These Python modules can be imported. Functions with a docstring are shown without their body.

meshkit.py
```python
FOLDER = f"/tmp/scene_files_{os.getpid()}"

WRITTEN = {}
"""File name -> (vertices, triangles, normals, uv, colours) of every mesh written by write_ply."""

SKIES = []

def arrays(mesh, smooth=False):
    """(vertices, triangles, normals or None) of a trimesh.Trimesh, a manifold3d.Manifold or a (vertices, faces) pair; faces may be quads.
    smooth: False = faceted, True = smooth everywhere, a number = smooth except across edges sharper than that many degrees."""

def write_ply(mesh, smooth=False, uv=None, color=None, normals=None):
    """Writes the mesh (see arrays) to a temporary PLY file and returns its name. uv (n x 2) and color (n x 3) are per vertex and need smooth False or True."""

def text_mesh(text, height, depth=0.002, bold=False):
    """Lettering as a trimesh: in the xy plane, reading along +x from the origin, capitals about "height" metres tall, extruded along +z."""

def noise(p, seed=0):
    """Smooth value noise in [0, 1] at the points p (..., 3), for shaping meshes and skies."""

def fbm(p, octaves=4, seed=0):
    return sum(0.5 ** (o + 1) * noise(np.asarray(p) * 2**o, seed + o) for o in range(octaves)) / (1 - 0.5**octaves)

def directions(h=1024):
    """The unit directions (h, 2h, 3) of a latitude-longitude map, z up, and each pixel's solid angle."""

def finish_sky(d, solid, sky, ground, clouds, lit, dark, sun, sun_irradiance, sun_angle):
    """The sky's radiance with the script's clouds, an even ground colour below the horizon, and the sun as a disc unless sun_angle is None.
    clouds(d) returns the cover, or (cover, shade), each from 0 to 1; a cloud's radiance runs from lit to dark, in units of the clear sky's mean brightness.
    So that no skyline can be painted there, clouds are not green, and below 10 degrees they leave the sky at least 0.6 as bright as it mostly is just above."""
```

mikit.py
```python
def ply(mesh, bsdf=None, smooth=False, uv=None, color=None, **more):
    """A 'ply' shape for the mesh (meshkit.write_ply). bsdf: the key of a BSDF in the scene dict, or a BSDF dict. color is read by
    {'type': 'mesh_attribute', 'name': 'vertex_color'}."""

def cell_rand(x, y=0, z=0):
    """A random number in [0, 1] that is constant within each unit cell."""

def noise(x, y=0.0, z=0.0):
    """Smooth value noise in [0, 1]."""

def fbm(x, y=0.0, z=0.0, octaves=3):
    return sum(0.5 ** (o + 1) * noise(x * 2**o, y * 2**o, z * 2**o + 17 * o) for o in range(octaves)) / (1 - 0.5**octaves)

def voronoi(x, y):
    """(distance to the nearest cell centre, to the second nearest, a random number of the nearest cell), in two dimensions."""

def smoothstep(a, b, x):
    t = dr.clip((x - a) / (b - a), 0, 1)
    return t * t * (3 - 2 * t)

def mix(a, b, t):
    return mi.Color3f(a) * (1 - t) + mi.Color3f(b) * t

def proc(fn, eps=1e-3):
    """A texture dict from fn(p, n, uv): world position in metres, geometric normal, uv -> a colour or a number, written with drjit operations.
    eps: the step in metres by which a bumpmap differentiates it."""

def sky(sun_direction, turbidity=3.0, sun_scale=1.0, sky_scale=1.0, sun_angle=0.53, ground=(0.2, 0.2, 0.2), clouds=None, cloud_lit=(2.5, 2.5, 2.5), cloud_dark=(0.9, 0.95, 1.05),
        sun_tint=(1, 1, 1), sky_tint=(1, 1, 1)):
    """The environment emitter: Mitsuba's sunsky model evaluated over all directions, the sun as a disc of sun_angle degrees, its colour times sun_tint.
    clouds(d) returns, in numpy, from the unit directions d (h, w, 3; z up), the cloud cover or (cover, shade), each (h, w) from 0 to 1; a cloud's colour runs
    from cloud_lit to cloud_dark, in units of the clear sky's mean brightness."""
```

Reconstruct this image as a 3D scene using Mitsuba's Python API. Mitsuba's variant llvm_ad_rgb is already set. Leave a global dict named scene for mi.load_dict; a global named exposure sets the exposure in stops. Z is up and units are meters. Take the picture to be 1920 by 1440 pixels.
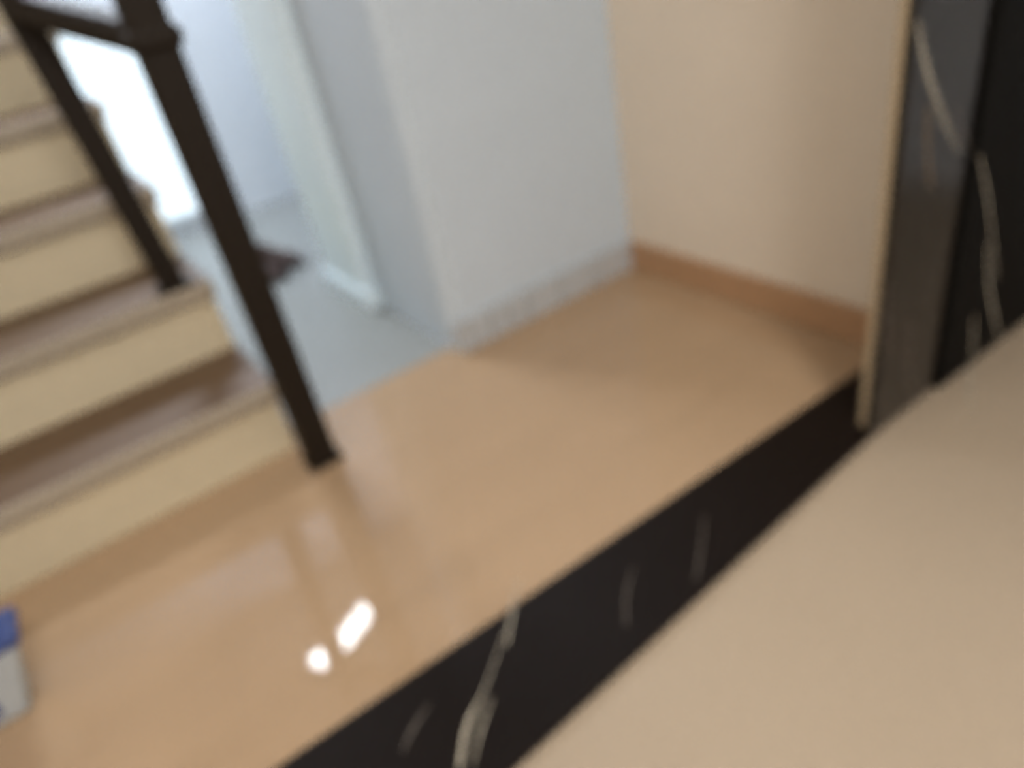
import math, random
import numpy as np
import trimesh
import mitsuba as mi
import drjit as dr
import mikit, meshkit
from mikit import proc, noise, fbm, mix, smoothstep
T = mi.ScalarTransform4f
scene, labels = {}, {}
random.seed(4); np.random.seed(4)

# ------------------------------------------------------------------ camera, daylight, exposure
EYE = np.array([0.0, 0.0, 1.05])
FWD = np.array([0.41302, 0.73872, -0.53265])
UP = np.array([0.4376, 0.35195, 0.82743])
scene['camera'] = {'type': 'thinlens', 'fov': 70.6, 'fov_axis': 'x', 'aperture_radius': 0.005, 'focus_distance': 0.34,
                   'near_clip': 0.01, 'far_clip': 100.0,
                   'to_world': T().look_at(origin=EYE.tolist(), target=(EYE + FWD).tolist(), up=UP.tolist())}
exposure = 0.0
DAY = (0.74, 0.91, 1.02)          # lit frosted glass at the end of the passage
WARM = (11.4, 11.0, 10.5)        # ceiling panels of the room, the one over the sill added
GLINT = (122.0, 132.0, 147.0)      # small spotlights above the landing


# ------------------------------------------------------------------ helpers
def lin(r, g, b):
    return [((c / 255) / 12.92 if c / 255 <= 0.04045 else ((c / 255 + 0.055) / 1.055) ** 2.4) for c in (r, g, b)]


def mat(name, col, rough=0.5, spec=1.5, var=0.06, scale=(6, 6, 6), diffuse=False):
    c = np.array(lin(*col))
    lo, hi = (c * (1 - var)).tolist(), np.minimum(c * (1 + var), 0.95).tolist()

    def fn(p, n, uv, lo=lo, hi=hi, s=scale):
        return mix(lo, hi, fbm(p.x * s[0], p.y * s[1], p.z * s[2], 3))
    tex = proc(fn)
    if diffuse:
        b = {'type': 'diffuse', 'reflectance': tex}
    else:
        b = {'type': 'roughplastic', 'diffuse_reflectance': tex, 'alpha': rough, 'int_ior': spec}
    scene[name] = {'type': 'twosided', 'bsdf': b}


def box(x0, x1, y0, y1, z0, z1, b=0.004):
    """A box with chamfered edges."""
    b = min(b, (x1 - x0) / 3, (y1 - y0) / 3, (z1 - z0) / 3)
    pts = []
    for sx in (0, 1):
        for sy in (0, 1):
            for sz in (0, 1):
                c = [(x0, x1)[sx], (y0, y1)[sy], (z0, z1)[sz]]
                d = [(1, -1)[sx] * b, (1, -1)[sy] * b, (1, -1)[sz] * b]
                for k in range(3):
                    q = list(c)
                    for j in range(3):
                        if j != k:
                            q[j] += d[j]
                    pts.append(q)
    return trimesh.Trimesh(np.array(pts)).convex_hull


def bar(p, q, w, d, b=0.006, side=(1, 0, 0)):
    """A chamfered square bar from p to q, w wide along side, d deep."""
    p, q = np.array(p, float), np.array(q, float)
    a = q - p
    L = np.linalg.norm(a)
    a /= L
    s = np.array(side, float)
    s -= a * (s @ a)
    s /= np.linalg.norm(s)
    t = np.cross(a, s)
    m = box(-w / 2, w / 2, -d / 2, d / 2, 0, L, b)
    v = np.array(m.vertices)
    return trimesh.Trimesh(p + v[:, :1] * s + v[:, 1:2] * t + v[:, 2:] * a, m.faces, process=False).convex_hull


def hull_spheres(balls, n=2):
    pts = []
    for (c, r) in balls:
        r = np.broadcast_to(r, 3)
        pts.append(trimesh.creation.icosphere(n).vertices * r + np.array(c))
    return trimesh.Trimesh(np.vstack(pts)).convex_hull


def cat(*m):
    return trimesh.util.concatenate(list(m))


def obj(key, mesh, bsdf, smooth=False, **more):
    n, k = key, 0
    while n in scene:
        k += 1
        n = f'{key}_{k:03d}'
    scene[n] = mikit.ply(mesh, bsdf, smooth=smooth, **more)
    return n


def thing(key, label, category, group=None):
    n, k = key, 0
    while n in labels:
        k += 1
        n = f'{key}_{k:03d}'
    labels[n] = {'label': label, 'category': category}
    if group:
        labels[n]['group'] = group
    return n


def struct(key, mesh, bsdf, label, **kw):
    n = obj(key, mesh, bsdf, **kw)
    labels[n] = {'label': label, 'kind': 'structure'}
    return n


def ribbon(pts, widths, normal, lift=0.0012, thick=0.0008, n=14):
    """A thin curved strip lying on a plane with the given normal, tapered by widths."""
    pts, normal = np.array(pts, float), np.array(normal, float)
    s = np.linspace(0, 1, len(pts))
    u = np.linspace(0, 1, n)
    if len(pts) > 2:
        from scipy.interpolate import PchipInterpolator
        P = PchipInterpolator(s, pts)(u)
    else:
        P = pts[0] + (pts[1] - pts[0]) * u[:, None]
    W = 0.6 * np.interp(u, np.linspace(0, 1, len(widths)), widths)
    t = np.gradient(P, axis=0)
    side = np.cross(normal, t)
    side /= np.linalg.norm(side, axis=1, keepdims=True)
    rows = []
    for a, b in ((-1, 0), (1, 0), (0.6, 1), (-0.6, 1)):
        rows.append(P + side * (W * a / 2)[:, None] + normal * (lift * 0.2 + b * thick))
    v = np.stack(rows, 1).reshape(-1, 3)
    f = []
    for i in range(n - 1):
        for j in range(4):
            a, b = i * 4 + j, i * 4 + (j + 1) % 4
            f += [[a, b, b + 4], [a, b + 4, a + 4]]
    f += [[0, 2, 1], [0, 3, 2]]
    e = (n - 1) * 4
    f += [[e, e + 1, e + 2], [e, e + 2, e + 3]]
    return trimesh.Trimesh(v, np.array(f), process=False)


# ------------------------------------------------------------------ materials
mat('m_floor', (171, 144, 115), 0.003, 1.45, 0.05, (3, 14, 3))
mat('m_floor_near', (174, 157, 136), 0.2, 1.45, 0.03, (4, 4, 4))
mat('m_floor_grey', (146, 149, 147), 0.22, 1.5, 0.05, (5, 5, 5))
mat('m_wall_beige', (221, 210, 195), diffuse=True, var=0.02)
mat('m_wall_daylight_tint', (202, 214, 226), diffuse=True, var=0.02)  # blue cast of daylight mixed into a white wall's colour
mat('m_wall_white', (208, 213, 219), diffuse=True, var=0.02)
mat('m_ceiling', (225, 220, 210), diffuse=True, var=0.01)
mat('m_skirt_brown', (184, 146, 112), 0.3, 1.45, 0.05, (3, 20, 20))
mat('m_skirt_pale', (200, 205, 210), 0.3, 1.45, 0.04)
mat('m_pilaster', (226, 241, 252), diffuse=True, var=0.02)
mat('m_joint', (160, 164, 164), diffuse=True)
mat('m_riser', (226, 212, 182), 0.35, 1.4, 0.05, (4, 3, 14))
mat('m_tread', (104, 80, 58), 0.3, 1.45, 0.08, (3, 18, 6))
mat('m_nosing', (176, 164, 146), 0.3, 1.45, 0.05, (4, 4, 4))
mat('m_black', (34, 26, 18), 0.4, 1.28, 0.1, (9, 9, 9))
mat('m_sill', (22, 15, 12), 0.35, 1.22, 0.15, (30, 30, 30))
mat('m_panel', (16, 14, 12), 0.05, 1.55, 0.12, (12, 12, 12))
mat('m_panel_dark', (11, 10, 8), 0.6, 1.2, 0.1, (12, 12, 12))
mat('m_olive', (176, 158, 130), 0.4, 1.4, 0.05)
mat('m_painted_glint', (196, 186, 168), 0.3, 1.5, 0.1, (60, 60, 60))  # this and the next two: highlight colours for the painted glint strips
mat('m_painted_glint_dim', (104, 96, 88), 0.3, 1.5, 0.1, (60, 60, 60))
mat('m_painted_glint_ochre', (128, 108, 82), 0.3, 1.5, 0.1, (60, 60, 60))
mat('m_tub', (186, 192, 196), 0.3, 1.45, 0.02)
mat('m_blue', (40, 62, 122), 0.3, 1.5, 0.04)
mat('m_shoe', (62, 40, 34), 0.4, 1.4, 0.12, (30, 30, 30))
mat('m_sole', (34, 30, 28), 0.6, 1.4, 0.1, (30, 30, 30))
mat('m_frame', (214, 220, 224), 0.3, 1.45, 0.02)

# ------------------------------------------------------------------ the setting
XR, XL, H = 1.515, -1.30, 2.5
def slab(pts, z0, z1):
    m = trimesh.creation.extrude_polygon(__import__('shapely').Polygon(pts), z1 - z0, engine='earcut')
    m.apply_translation([0, 0, z0])
    return m


struct('floor', slab([(XL, 1.78), (XL, 0.56), (0.201, 0.66), (1.515, 0.72), (1.515, 1.78)], -0.1, 0.0), 'm_floor', 'glossy orange tan floor of the landing in front of the stairs')
struct('floor_corridor', box(XL, 1.75, 1.78, 4.0, -0.10, 0.0, 0.001), 'm_floor_grey', 'grey floor of the passage running beside the stairs')
struct('floor_entrance', slab([(XL, -2.4), (2.6, -2.4), (2.6, 0.80), (1.515, 0.80), (1.515, 0.72), (0.201, 0.66), (XL, 0.56)], -0.1, 0.0), 'm_floor_near', 'plain beige floor in the near right corner of the photo')
struct('wall_right', box(XR, 1.70, 0.69, 1.78, 0, H, 0.001), 'm_wall_beige', 'plain beige wall at the right of the landing')
struct('wall_back', box(0.81, XR + 0.05, 1.72, 2.62, -0.05, H + 0.05, 0.03), 'm_wall_daylight_tint', 'pale wall between the passage and the beige wall, daylight blue put into its paint')
struct('wall_left', box(XL - 0.1, XL, -2.4, 4.1, 0, H, 0.001), 'm_wall_beige', 'beige wall at the far left side of the stairs')
struct('wall_end', cat(box(XL, 0.23, 4.0, 4.1, 0, H, 0.001), box(0.78, 1.85, 4.0, 4.1, 0, H, 0.001), box(0.23, 0.78, 4.0, 4.1, 0, 0.06, 0.001),
                       box(0.23, 0.78, 4.0, 4.1, 1.02, H, 0.001)), 'm_wall_white', 'grey white wall closing the far end of the passage')
struct('wall_passage', box(1.75, 1.85, 2.62, 4.0, 0, H, 0.001), 'm_wall_white', 'white side wall of the passage beyond the pilaster')
struct('wall_near', box(XL, 2.6, -2.5, -2.4, 0, H, 0.001), 'm_wall_white', 'white wall of the near room behind the camera')
struct('wall_near_right', box(2.6, 2.7, -2.4, 0.8, 0, H, 0.001), 'm_wall_white', 'white wall at the right of the near room')
struct('ceiling', box(XL, 2.7, -2.5, 4.1, H, H + 0.1, 0.001), 'm_ceiling', 'plain white ceiling')

# skirtings
struct('baseboard_right', box(XR - 0.014, XR, 0.72, 1.706, 0, 0.10, 0.004), 'm_skirt_brown', 'brown wooden skirting along the foot of the beige wall')
bb = struct('baseboard_back', box(0.81, XR - 0.001, 1.713, 1.7205, 0, 0.096, 0.002), 'm_joint', 'pale grey tiled skirting along the foot of the blue grey wall')
cuts = [0.811, 0.856, 0.93, 1.00, 1.07, 1.20, 1.345, 1.512]
for a, b in zip(cuts[:-1], cuts[1:]):
    obj(bb + '__skirting_tile', box(a + 0.003, b - 0.003, 1.706, 1.7135, 0.0, 0.098, 0.003), 'm_skirt_pale')

# pilaster on the passage side of the wall
struct('trim_3', cat(box(0.765, 0.81, 2.25, 2.62, 0, H, 0.004), box(0.755, 0.81, 2.235, 2.63, 0, 0.07, 0.004)), 'm_pilaster',
       'upright white pilaster standing at the passage edge of the blue grey wall')

# the lit window at the end of the passage
w = struct('window_1', cat(box(0.23, 0.78, 3.985, 4.02, 0.06, 0.10), box(0.23, 0.78, 3.985, 4.02, 0.98, 1.02), box(0.23, 0.265, 3.985, 4.02, 0.10, 0.98),
                           box(0.745, 0.78, 3.985, 4.02, 0.10, 0.98)), 'm_frame', 'white framed frosted window shining with daylight at the end of the passage')
obj(w + '__pane', box(0.262, 0.748, 4.0, 4.006, 0.097, 0.983, 0.001), 'm_frame', emitter={'type': 'area', 'radiance': {'type': 'rgb', 'value': list(DAY)}})
labels[w + '__pane'] = {'label': 'frosted pane glowing bluish white'}

# dark sill across the opening
sill = trimesh.creation.extrude_polygon(__import__('shapely').Polygon([(XL, 0.860), (-0.077, 0.8355), (1.41, 0.804), (1.515, 0.802), (1.515, 0.70), (1.20, 0.656), (0.201, 0.590), (XL, 0.495)]), 0.012, engine='earcut')
sill.apply_translation([0, 0, 0.003])
sl = struct('trim_1', sill, 'm_sill', 'broad dark brown floor sill crossing the picture from lower left to right')
obj(sl + '__sill_edge', bar((XL, 0.861, 0.0085), (1.41, 0.8045, 0.0085), 0.010, 0.012, 0.003, side=(0, 1, 0)), 'm_sill')
# dark glossy upright panel at the right, on the sill's end
pn = struct('trim_2', box(1.195, 1.43, 0.657, 0.672, 0.0, 2.2, 0.002), 'm_panel', 'dark glossy upright panel at the right end of the sill')
obj(pn + '__edge_strip', box(1.197, 1.225, 0.672, 0.690, 0.016, 2.2, 0.003), 'm_olive')
labels[pn + '__edge_strip'] = {'label': 'olive tan back edge'}
obj(pn + '__side_panel', box(1.432, 2.6, 0.645, 0.69, 0.0, 2.2, 0.004), 'm_panel_dark')
labels[pn + '__side_panel'] = {'label': 'matt black side leaf'}

# motion-streaked glints drawn as pale strips on the sill, panel and near floor
UPN, FRN = (0, 0, 1), (0, -1, 0)
ZS = 0.0151
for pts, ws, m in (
        ([(0.413, 0.873, ZS + .001), (0.357, 0.815, ZS + .001), (0.31, 0.767, ZS + .001)], (0.003, 0.008, 0.006), 'm_painted_glint'),
        ([(0.328, 0.795, ZS), (0.227, 0.719, ZS), (0.185, 0.695, ZS), (0.132, 0.64, ZS)], (0.003, 0.005, 0.014, 0.011), 'm_painted_glint'),
        ([(0.235, 0.700, ZS), (0.195, 0.672, ZS), (0.150, 0.630, ZS)], (0.003, 0.007, 0.003), 'm_painted_glint'),
        ([(0.583, 0.739, ZS), (0.536, 0.707, ZS), (0.486, 0.656, ZS)], (0.003, 0.006, 0.005), 'm_painted_glint_dim'),
        ([(0.775, 0.739, ZS), (0.691, 0.676, ZS), (0.640, 0.640, ZS)], (0.003, 0.006, 0.004), 'm_painted_glint_dim'),
        ([(0.151, 0.763, ZS), (0.11, 0.745, ZS), (0.077, 0.721, ZS)], (0.003, 0.010, 0.004), 'm_painted_glint_dim')):
    obj(sl + '__glint_streak', ribbon(pts, ws, UPN), m)
YP = 0.6569
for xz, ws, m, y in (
        ([(1.197, 0.81), (1.241, 0.729), (1.312, 0.634), (1.386, 0.551)], (0.008, 0.015, 0.010, 0.003), 'm_painted_glint', YP),
        ([(1.343, 0.643), (1.39, 0.585), (1.428, 0.54)], (0.003, 0.006, 0.003), 'm_painted_glint_dim', YP),
        ([(1.438, 0.53), (1.495, 0.439), (1.551, 0.328), (1.609, 0.205)], (0.005, 0.009, 0.006, 0.004), 'm_painted_glint', 0.6449),
        ([(1.539, 0.321), (1.58, 0.204), (1.638, 0.099), (1.690, 0.012)], (0.004, 0.012, 0.012, 0.004), 'm_painted_glint', 0.6449),
        ([(1.537, 0.144), (1.553, 0.082), (1.568, 0.02)], (0.005, 0.009, 0.008), 'm_painted_glint', 0.6449),
        ([(1.26, 0.665), (1.272, 0.6), (1.304, 0.513)], (0.011, 0.011, 0.010), 'm_painted_glint_ochre', YP),
        ([(1.199, 0.36), (1.206, 0.29), (1.222, 0.20)], (0.003, 0.006, 0.003), 'm_painted_glint_dim', YP),
        ([(1.296, 0.241), (1.317, 0.115), (1.339, 0.049)], (0.003, 0.007, 0.004), 'm_painted_glint_dim', YP)):
    obj(pn + '__glint_streak', ribbon([(x, y, z) for x, z in xz], ws, FRN), m)

obj(pn + '__glint_streak', ribbon([(1.60, 0.668, 0.0006), (1.50, 0.612, 0.0006), (1.403, 0.561, 0.0006)], (0.008, 0.010, 0.004), UPN), 'm_painted_glint')

# ------------------------------------------------------------------ ceiling lamps
for x, y, wx, wy, L, lab in ((0.175, 3.32, 0.17, 0.15, GLINT, 'small square spotlight on the ceiling over the stairs'),
                             (0.44, 3.395, 0.66, 0.16, GLINT, 'oblong spotlight on the ceiling over the stairs')):
    k = thing('ceiling_spotlight', lab, 'lamp')
    turn = trimesh.transformations.rotation_matrix(math.radians(27), [0, 0, 1])
    turn[:3, 3] = [x, y, 0]
    hm = box(-wx / 2, wx / 2, -wy / 2, wy / 2, H - 0.05, H, 0.004)
    dm = box(-wx / 2 + 0.008, wx / 2 - 0.008, -wy / 2 + 0.008, wy / 2 - 0.008, H - 0.054, H - 0.048, 0.002)
    hm.apply_transform(turn)
    dm.apply_transform(turn)
    obj(k + '__housing', hm, 'm_frame')
    obj(k + '__diffuser', dm, 'm_frame', emitter={'type': 'area', 'radiance': {'type': 'rgb', 'value': list(L)}})
for x, y, q, lab in ((0.1, -0.95, 4.7, 'square lit ceiling panel of the near room behind the camera'), (0.0, 0.85, 0.85, 'added unseen ceiling panel right above the dark floor sill, brightening walls and risers')):  # second panel is added to lift the walls and risers
    k = thing('ceiling_panel_lamp', lab, 'lamp')
    obj(k + '__frame', box(x - 0.33, x + 0.33, y - 0.33, y + 0.33, H - 0.03, H, 0.004), 'm_frame')
    obj(k + '__diffuser', box(x - 0.30, x + 0.30, y - 0.30, y + 0.30, H - 0.036, H - 0.029, 0.002), 'm_frame',
        emitter={'type': 'area', 'radiance': {'type': 'rgb', 'value': [c * q for c in WARM]}})

# ------------------------------------------------------------------ staircase
Y0, RUN, RISE, SX = 1.672, 0.282, 0.207, 0.27
st = thing('staircase', 'straight flight of stairs with cream risers and brown treads rising to the left', 'stairs')
for k in range(8):
    y, z = Y0 + k * RUN, k * RISE
    yend = min(y + RUN, 3.999)
    obj(st + '__riser', box(XL + 0.001, SX - 0.012, y, min(y + 0.02, 3.999), z, z + RISE - 0.045, 0.002), 'm_riser')
    t = obj(st + '__tread', box(XL + 0.001, SX, y - 0.008, min(yend + 0.02, 3.999), z + RISE - 0.045, z + RISE, 0.005), 'm_tread')
    obj(t + '__nosing', box(XL + 0.001, SX + 0.001, y - 0.02, y - 0.007, z + RISE - 0.047, z + RISE, 0.004), 'm_nosing')
prof = [(Y0 + 0.002, 0.0)]
for k in range(8):
    prof += [(Y0 + k * RUN + 0.002, (k + 1) * RISE - 0.046), (min(Y0 + (k + 1) * RUN, 3.998) + 0.002, (k + 1) * RISE - 0.046)]
prof += [(prof[-1][0], 0.0)]
pm = trimesh.creation.extrude_polygon(__import__('shapely').Polygon(prof).buffer(0), 0.022, engine='earcut')
v = np.array(pm.vertices)
pm = trimesh.Trimesh(np.stack([SX - 0.03 + v[:, 2], v[:, 0], v[:, 1]], 1), pm.faces)
obj(st + '__stringer', pm, 'm_riser')

# ------------------------------------------------------------------ black railing
rl = thing('stair_railing', 'black railing with two square posts and a handrail at the open side of the stairs', 'railing')
p1 = obj(rl + '__post', bar((0.290, 1.565, 0.006), (0.297, 1.565, 1.35), 0.072, 0.072), 'm_black')
obj(p1 + '__base_plate', box(0.248, 0.337, 1.522, 1.608, 0, 0.010, 0.003), 'm_black')
p2 = obj(rl + '__post', bar((0.185, 1.975, 0.42), (0.125, 1.965, 1.30), 0.062, 0.055), 'm_black')
obj(p2 + '__base_plate', box(0.14, 0.235, 1.937, 2.015, 0.4145, 0.423, 0.003), 'm_black')
obj(rl + '__handrail', bar((0.293, 1.58, 0.985), (0.133, 1.955, 1.088), 0.06, 0.055, 0.012), 'm_black')
obj(rl + '__collar', cat(box(0.247, 0.342, 1.52, 1.61, 0.965, 1.005, 0.01)), 'm_black')

# ------------------------------------------------------------------ small things
k = thing('storage_tub', 'white tub with a blue lid on the tan floor at the left edge', 'tub')
ends = lambda x0, x1, y0, y1, z: [((x, y, z), 0.012) for x in (x0, x1) for y in (y0, y1)]
obj(k + '__body', hull_spheres(ends(-0.68, -0.427, 1.29, 1.35, 0.0125) + ends(-0.73, -0.385, 1.29, 1.36, 0.138)), 'm_tub', smooth=40)
obj(k + '__lid', hull_spheres(ends(-0.74, -0.374, 1.285, 1.365, 0.156) + ends(-0.74, -0.374, 1.285, 1.365, 0.158)), 'm_blue', smooth=40)
obj(k + '__side_band', box(-0.66, -0.452, 1.2745, 1.279, 0.03, 0.12, 0.001), 'm_blue')
labels[k + '__side_band'] = {'label': 'blue printed band'}


def shoe(x, y, ang, lab):
    k = thing('shoe', lab, 'shoe', None)
    up = hull_spheres([((0, -0.085, 0.030), (0.034, 0.04, 0.026)), ((0, 0.0, 0.035), (0.034, 0.04, 0.03)), ((0, 0.08, 0.045), (0.03, 0.03, 0.042))])
    so = hull_spheres([((0, -0.095, 0.010), (0.040, 0.04, 0.0099)), ((0, 0.0, 0.010), (0.037, 0.04, 0.0099)), ((0, 0.09, 0.010), (0.035, 0.03, 0.0099))])
    top = hull_spheres([((0, 0.065, 0.078), (0.026, 0.035, 0.018)), ((0, 0.085, 0.082), (0.027, 0.025, 0.018))])
    c, s = math.cos(ang), math.sin(ang)
    M = np.eye(4); M[:2, :2] = [[c, -s], [s, c]]; M[:3, 3] = [x, y, 0]
    for nm, m, b in (('upper', up, 'm_shoe'), ('collar', top, 'm_shoe'), ('sole', so, 'm_sole')):
        m.apply_transform(M)
        obj(k + '__' + nm, m, b, smooth=50)


shoe(0.71, 3.03, 0.5, 'dark brown shoe on the grey passage floor, the right one of the pair')
shoe(0.605, 2.95, 0.6, 'dark brown shoe on the grey passage floor, the left one behind the black post')
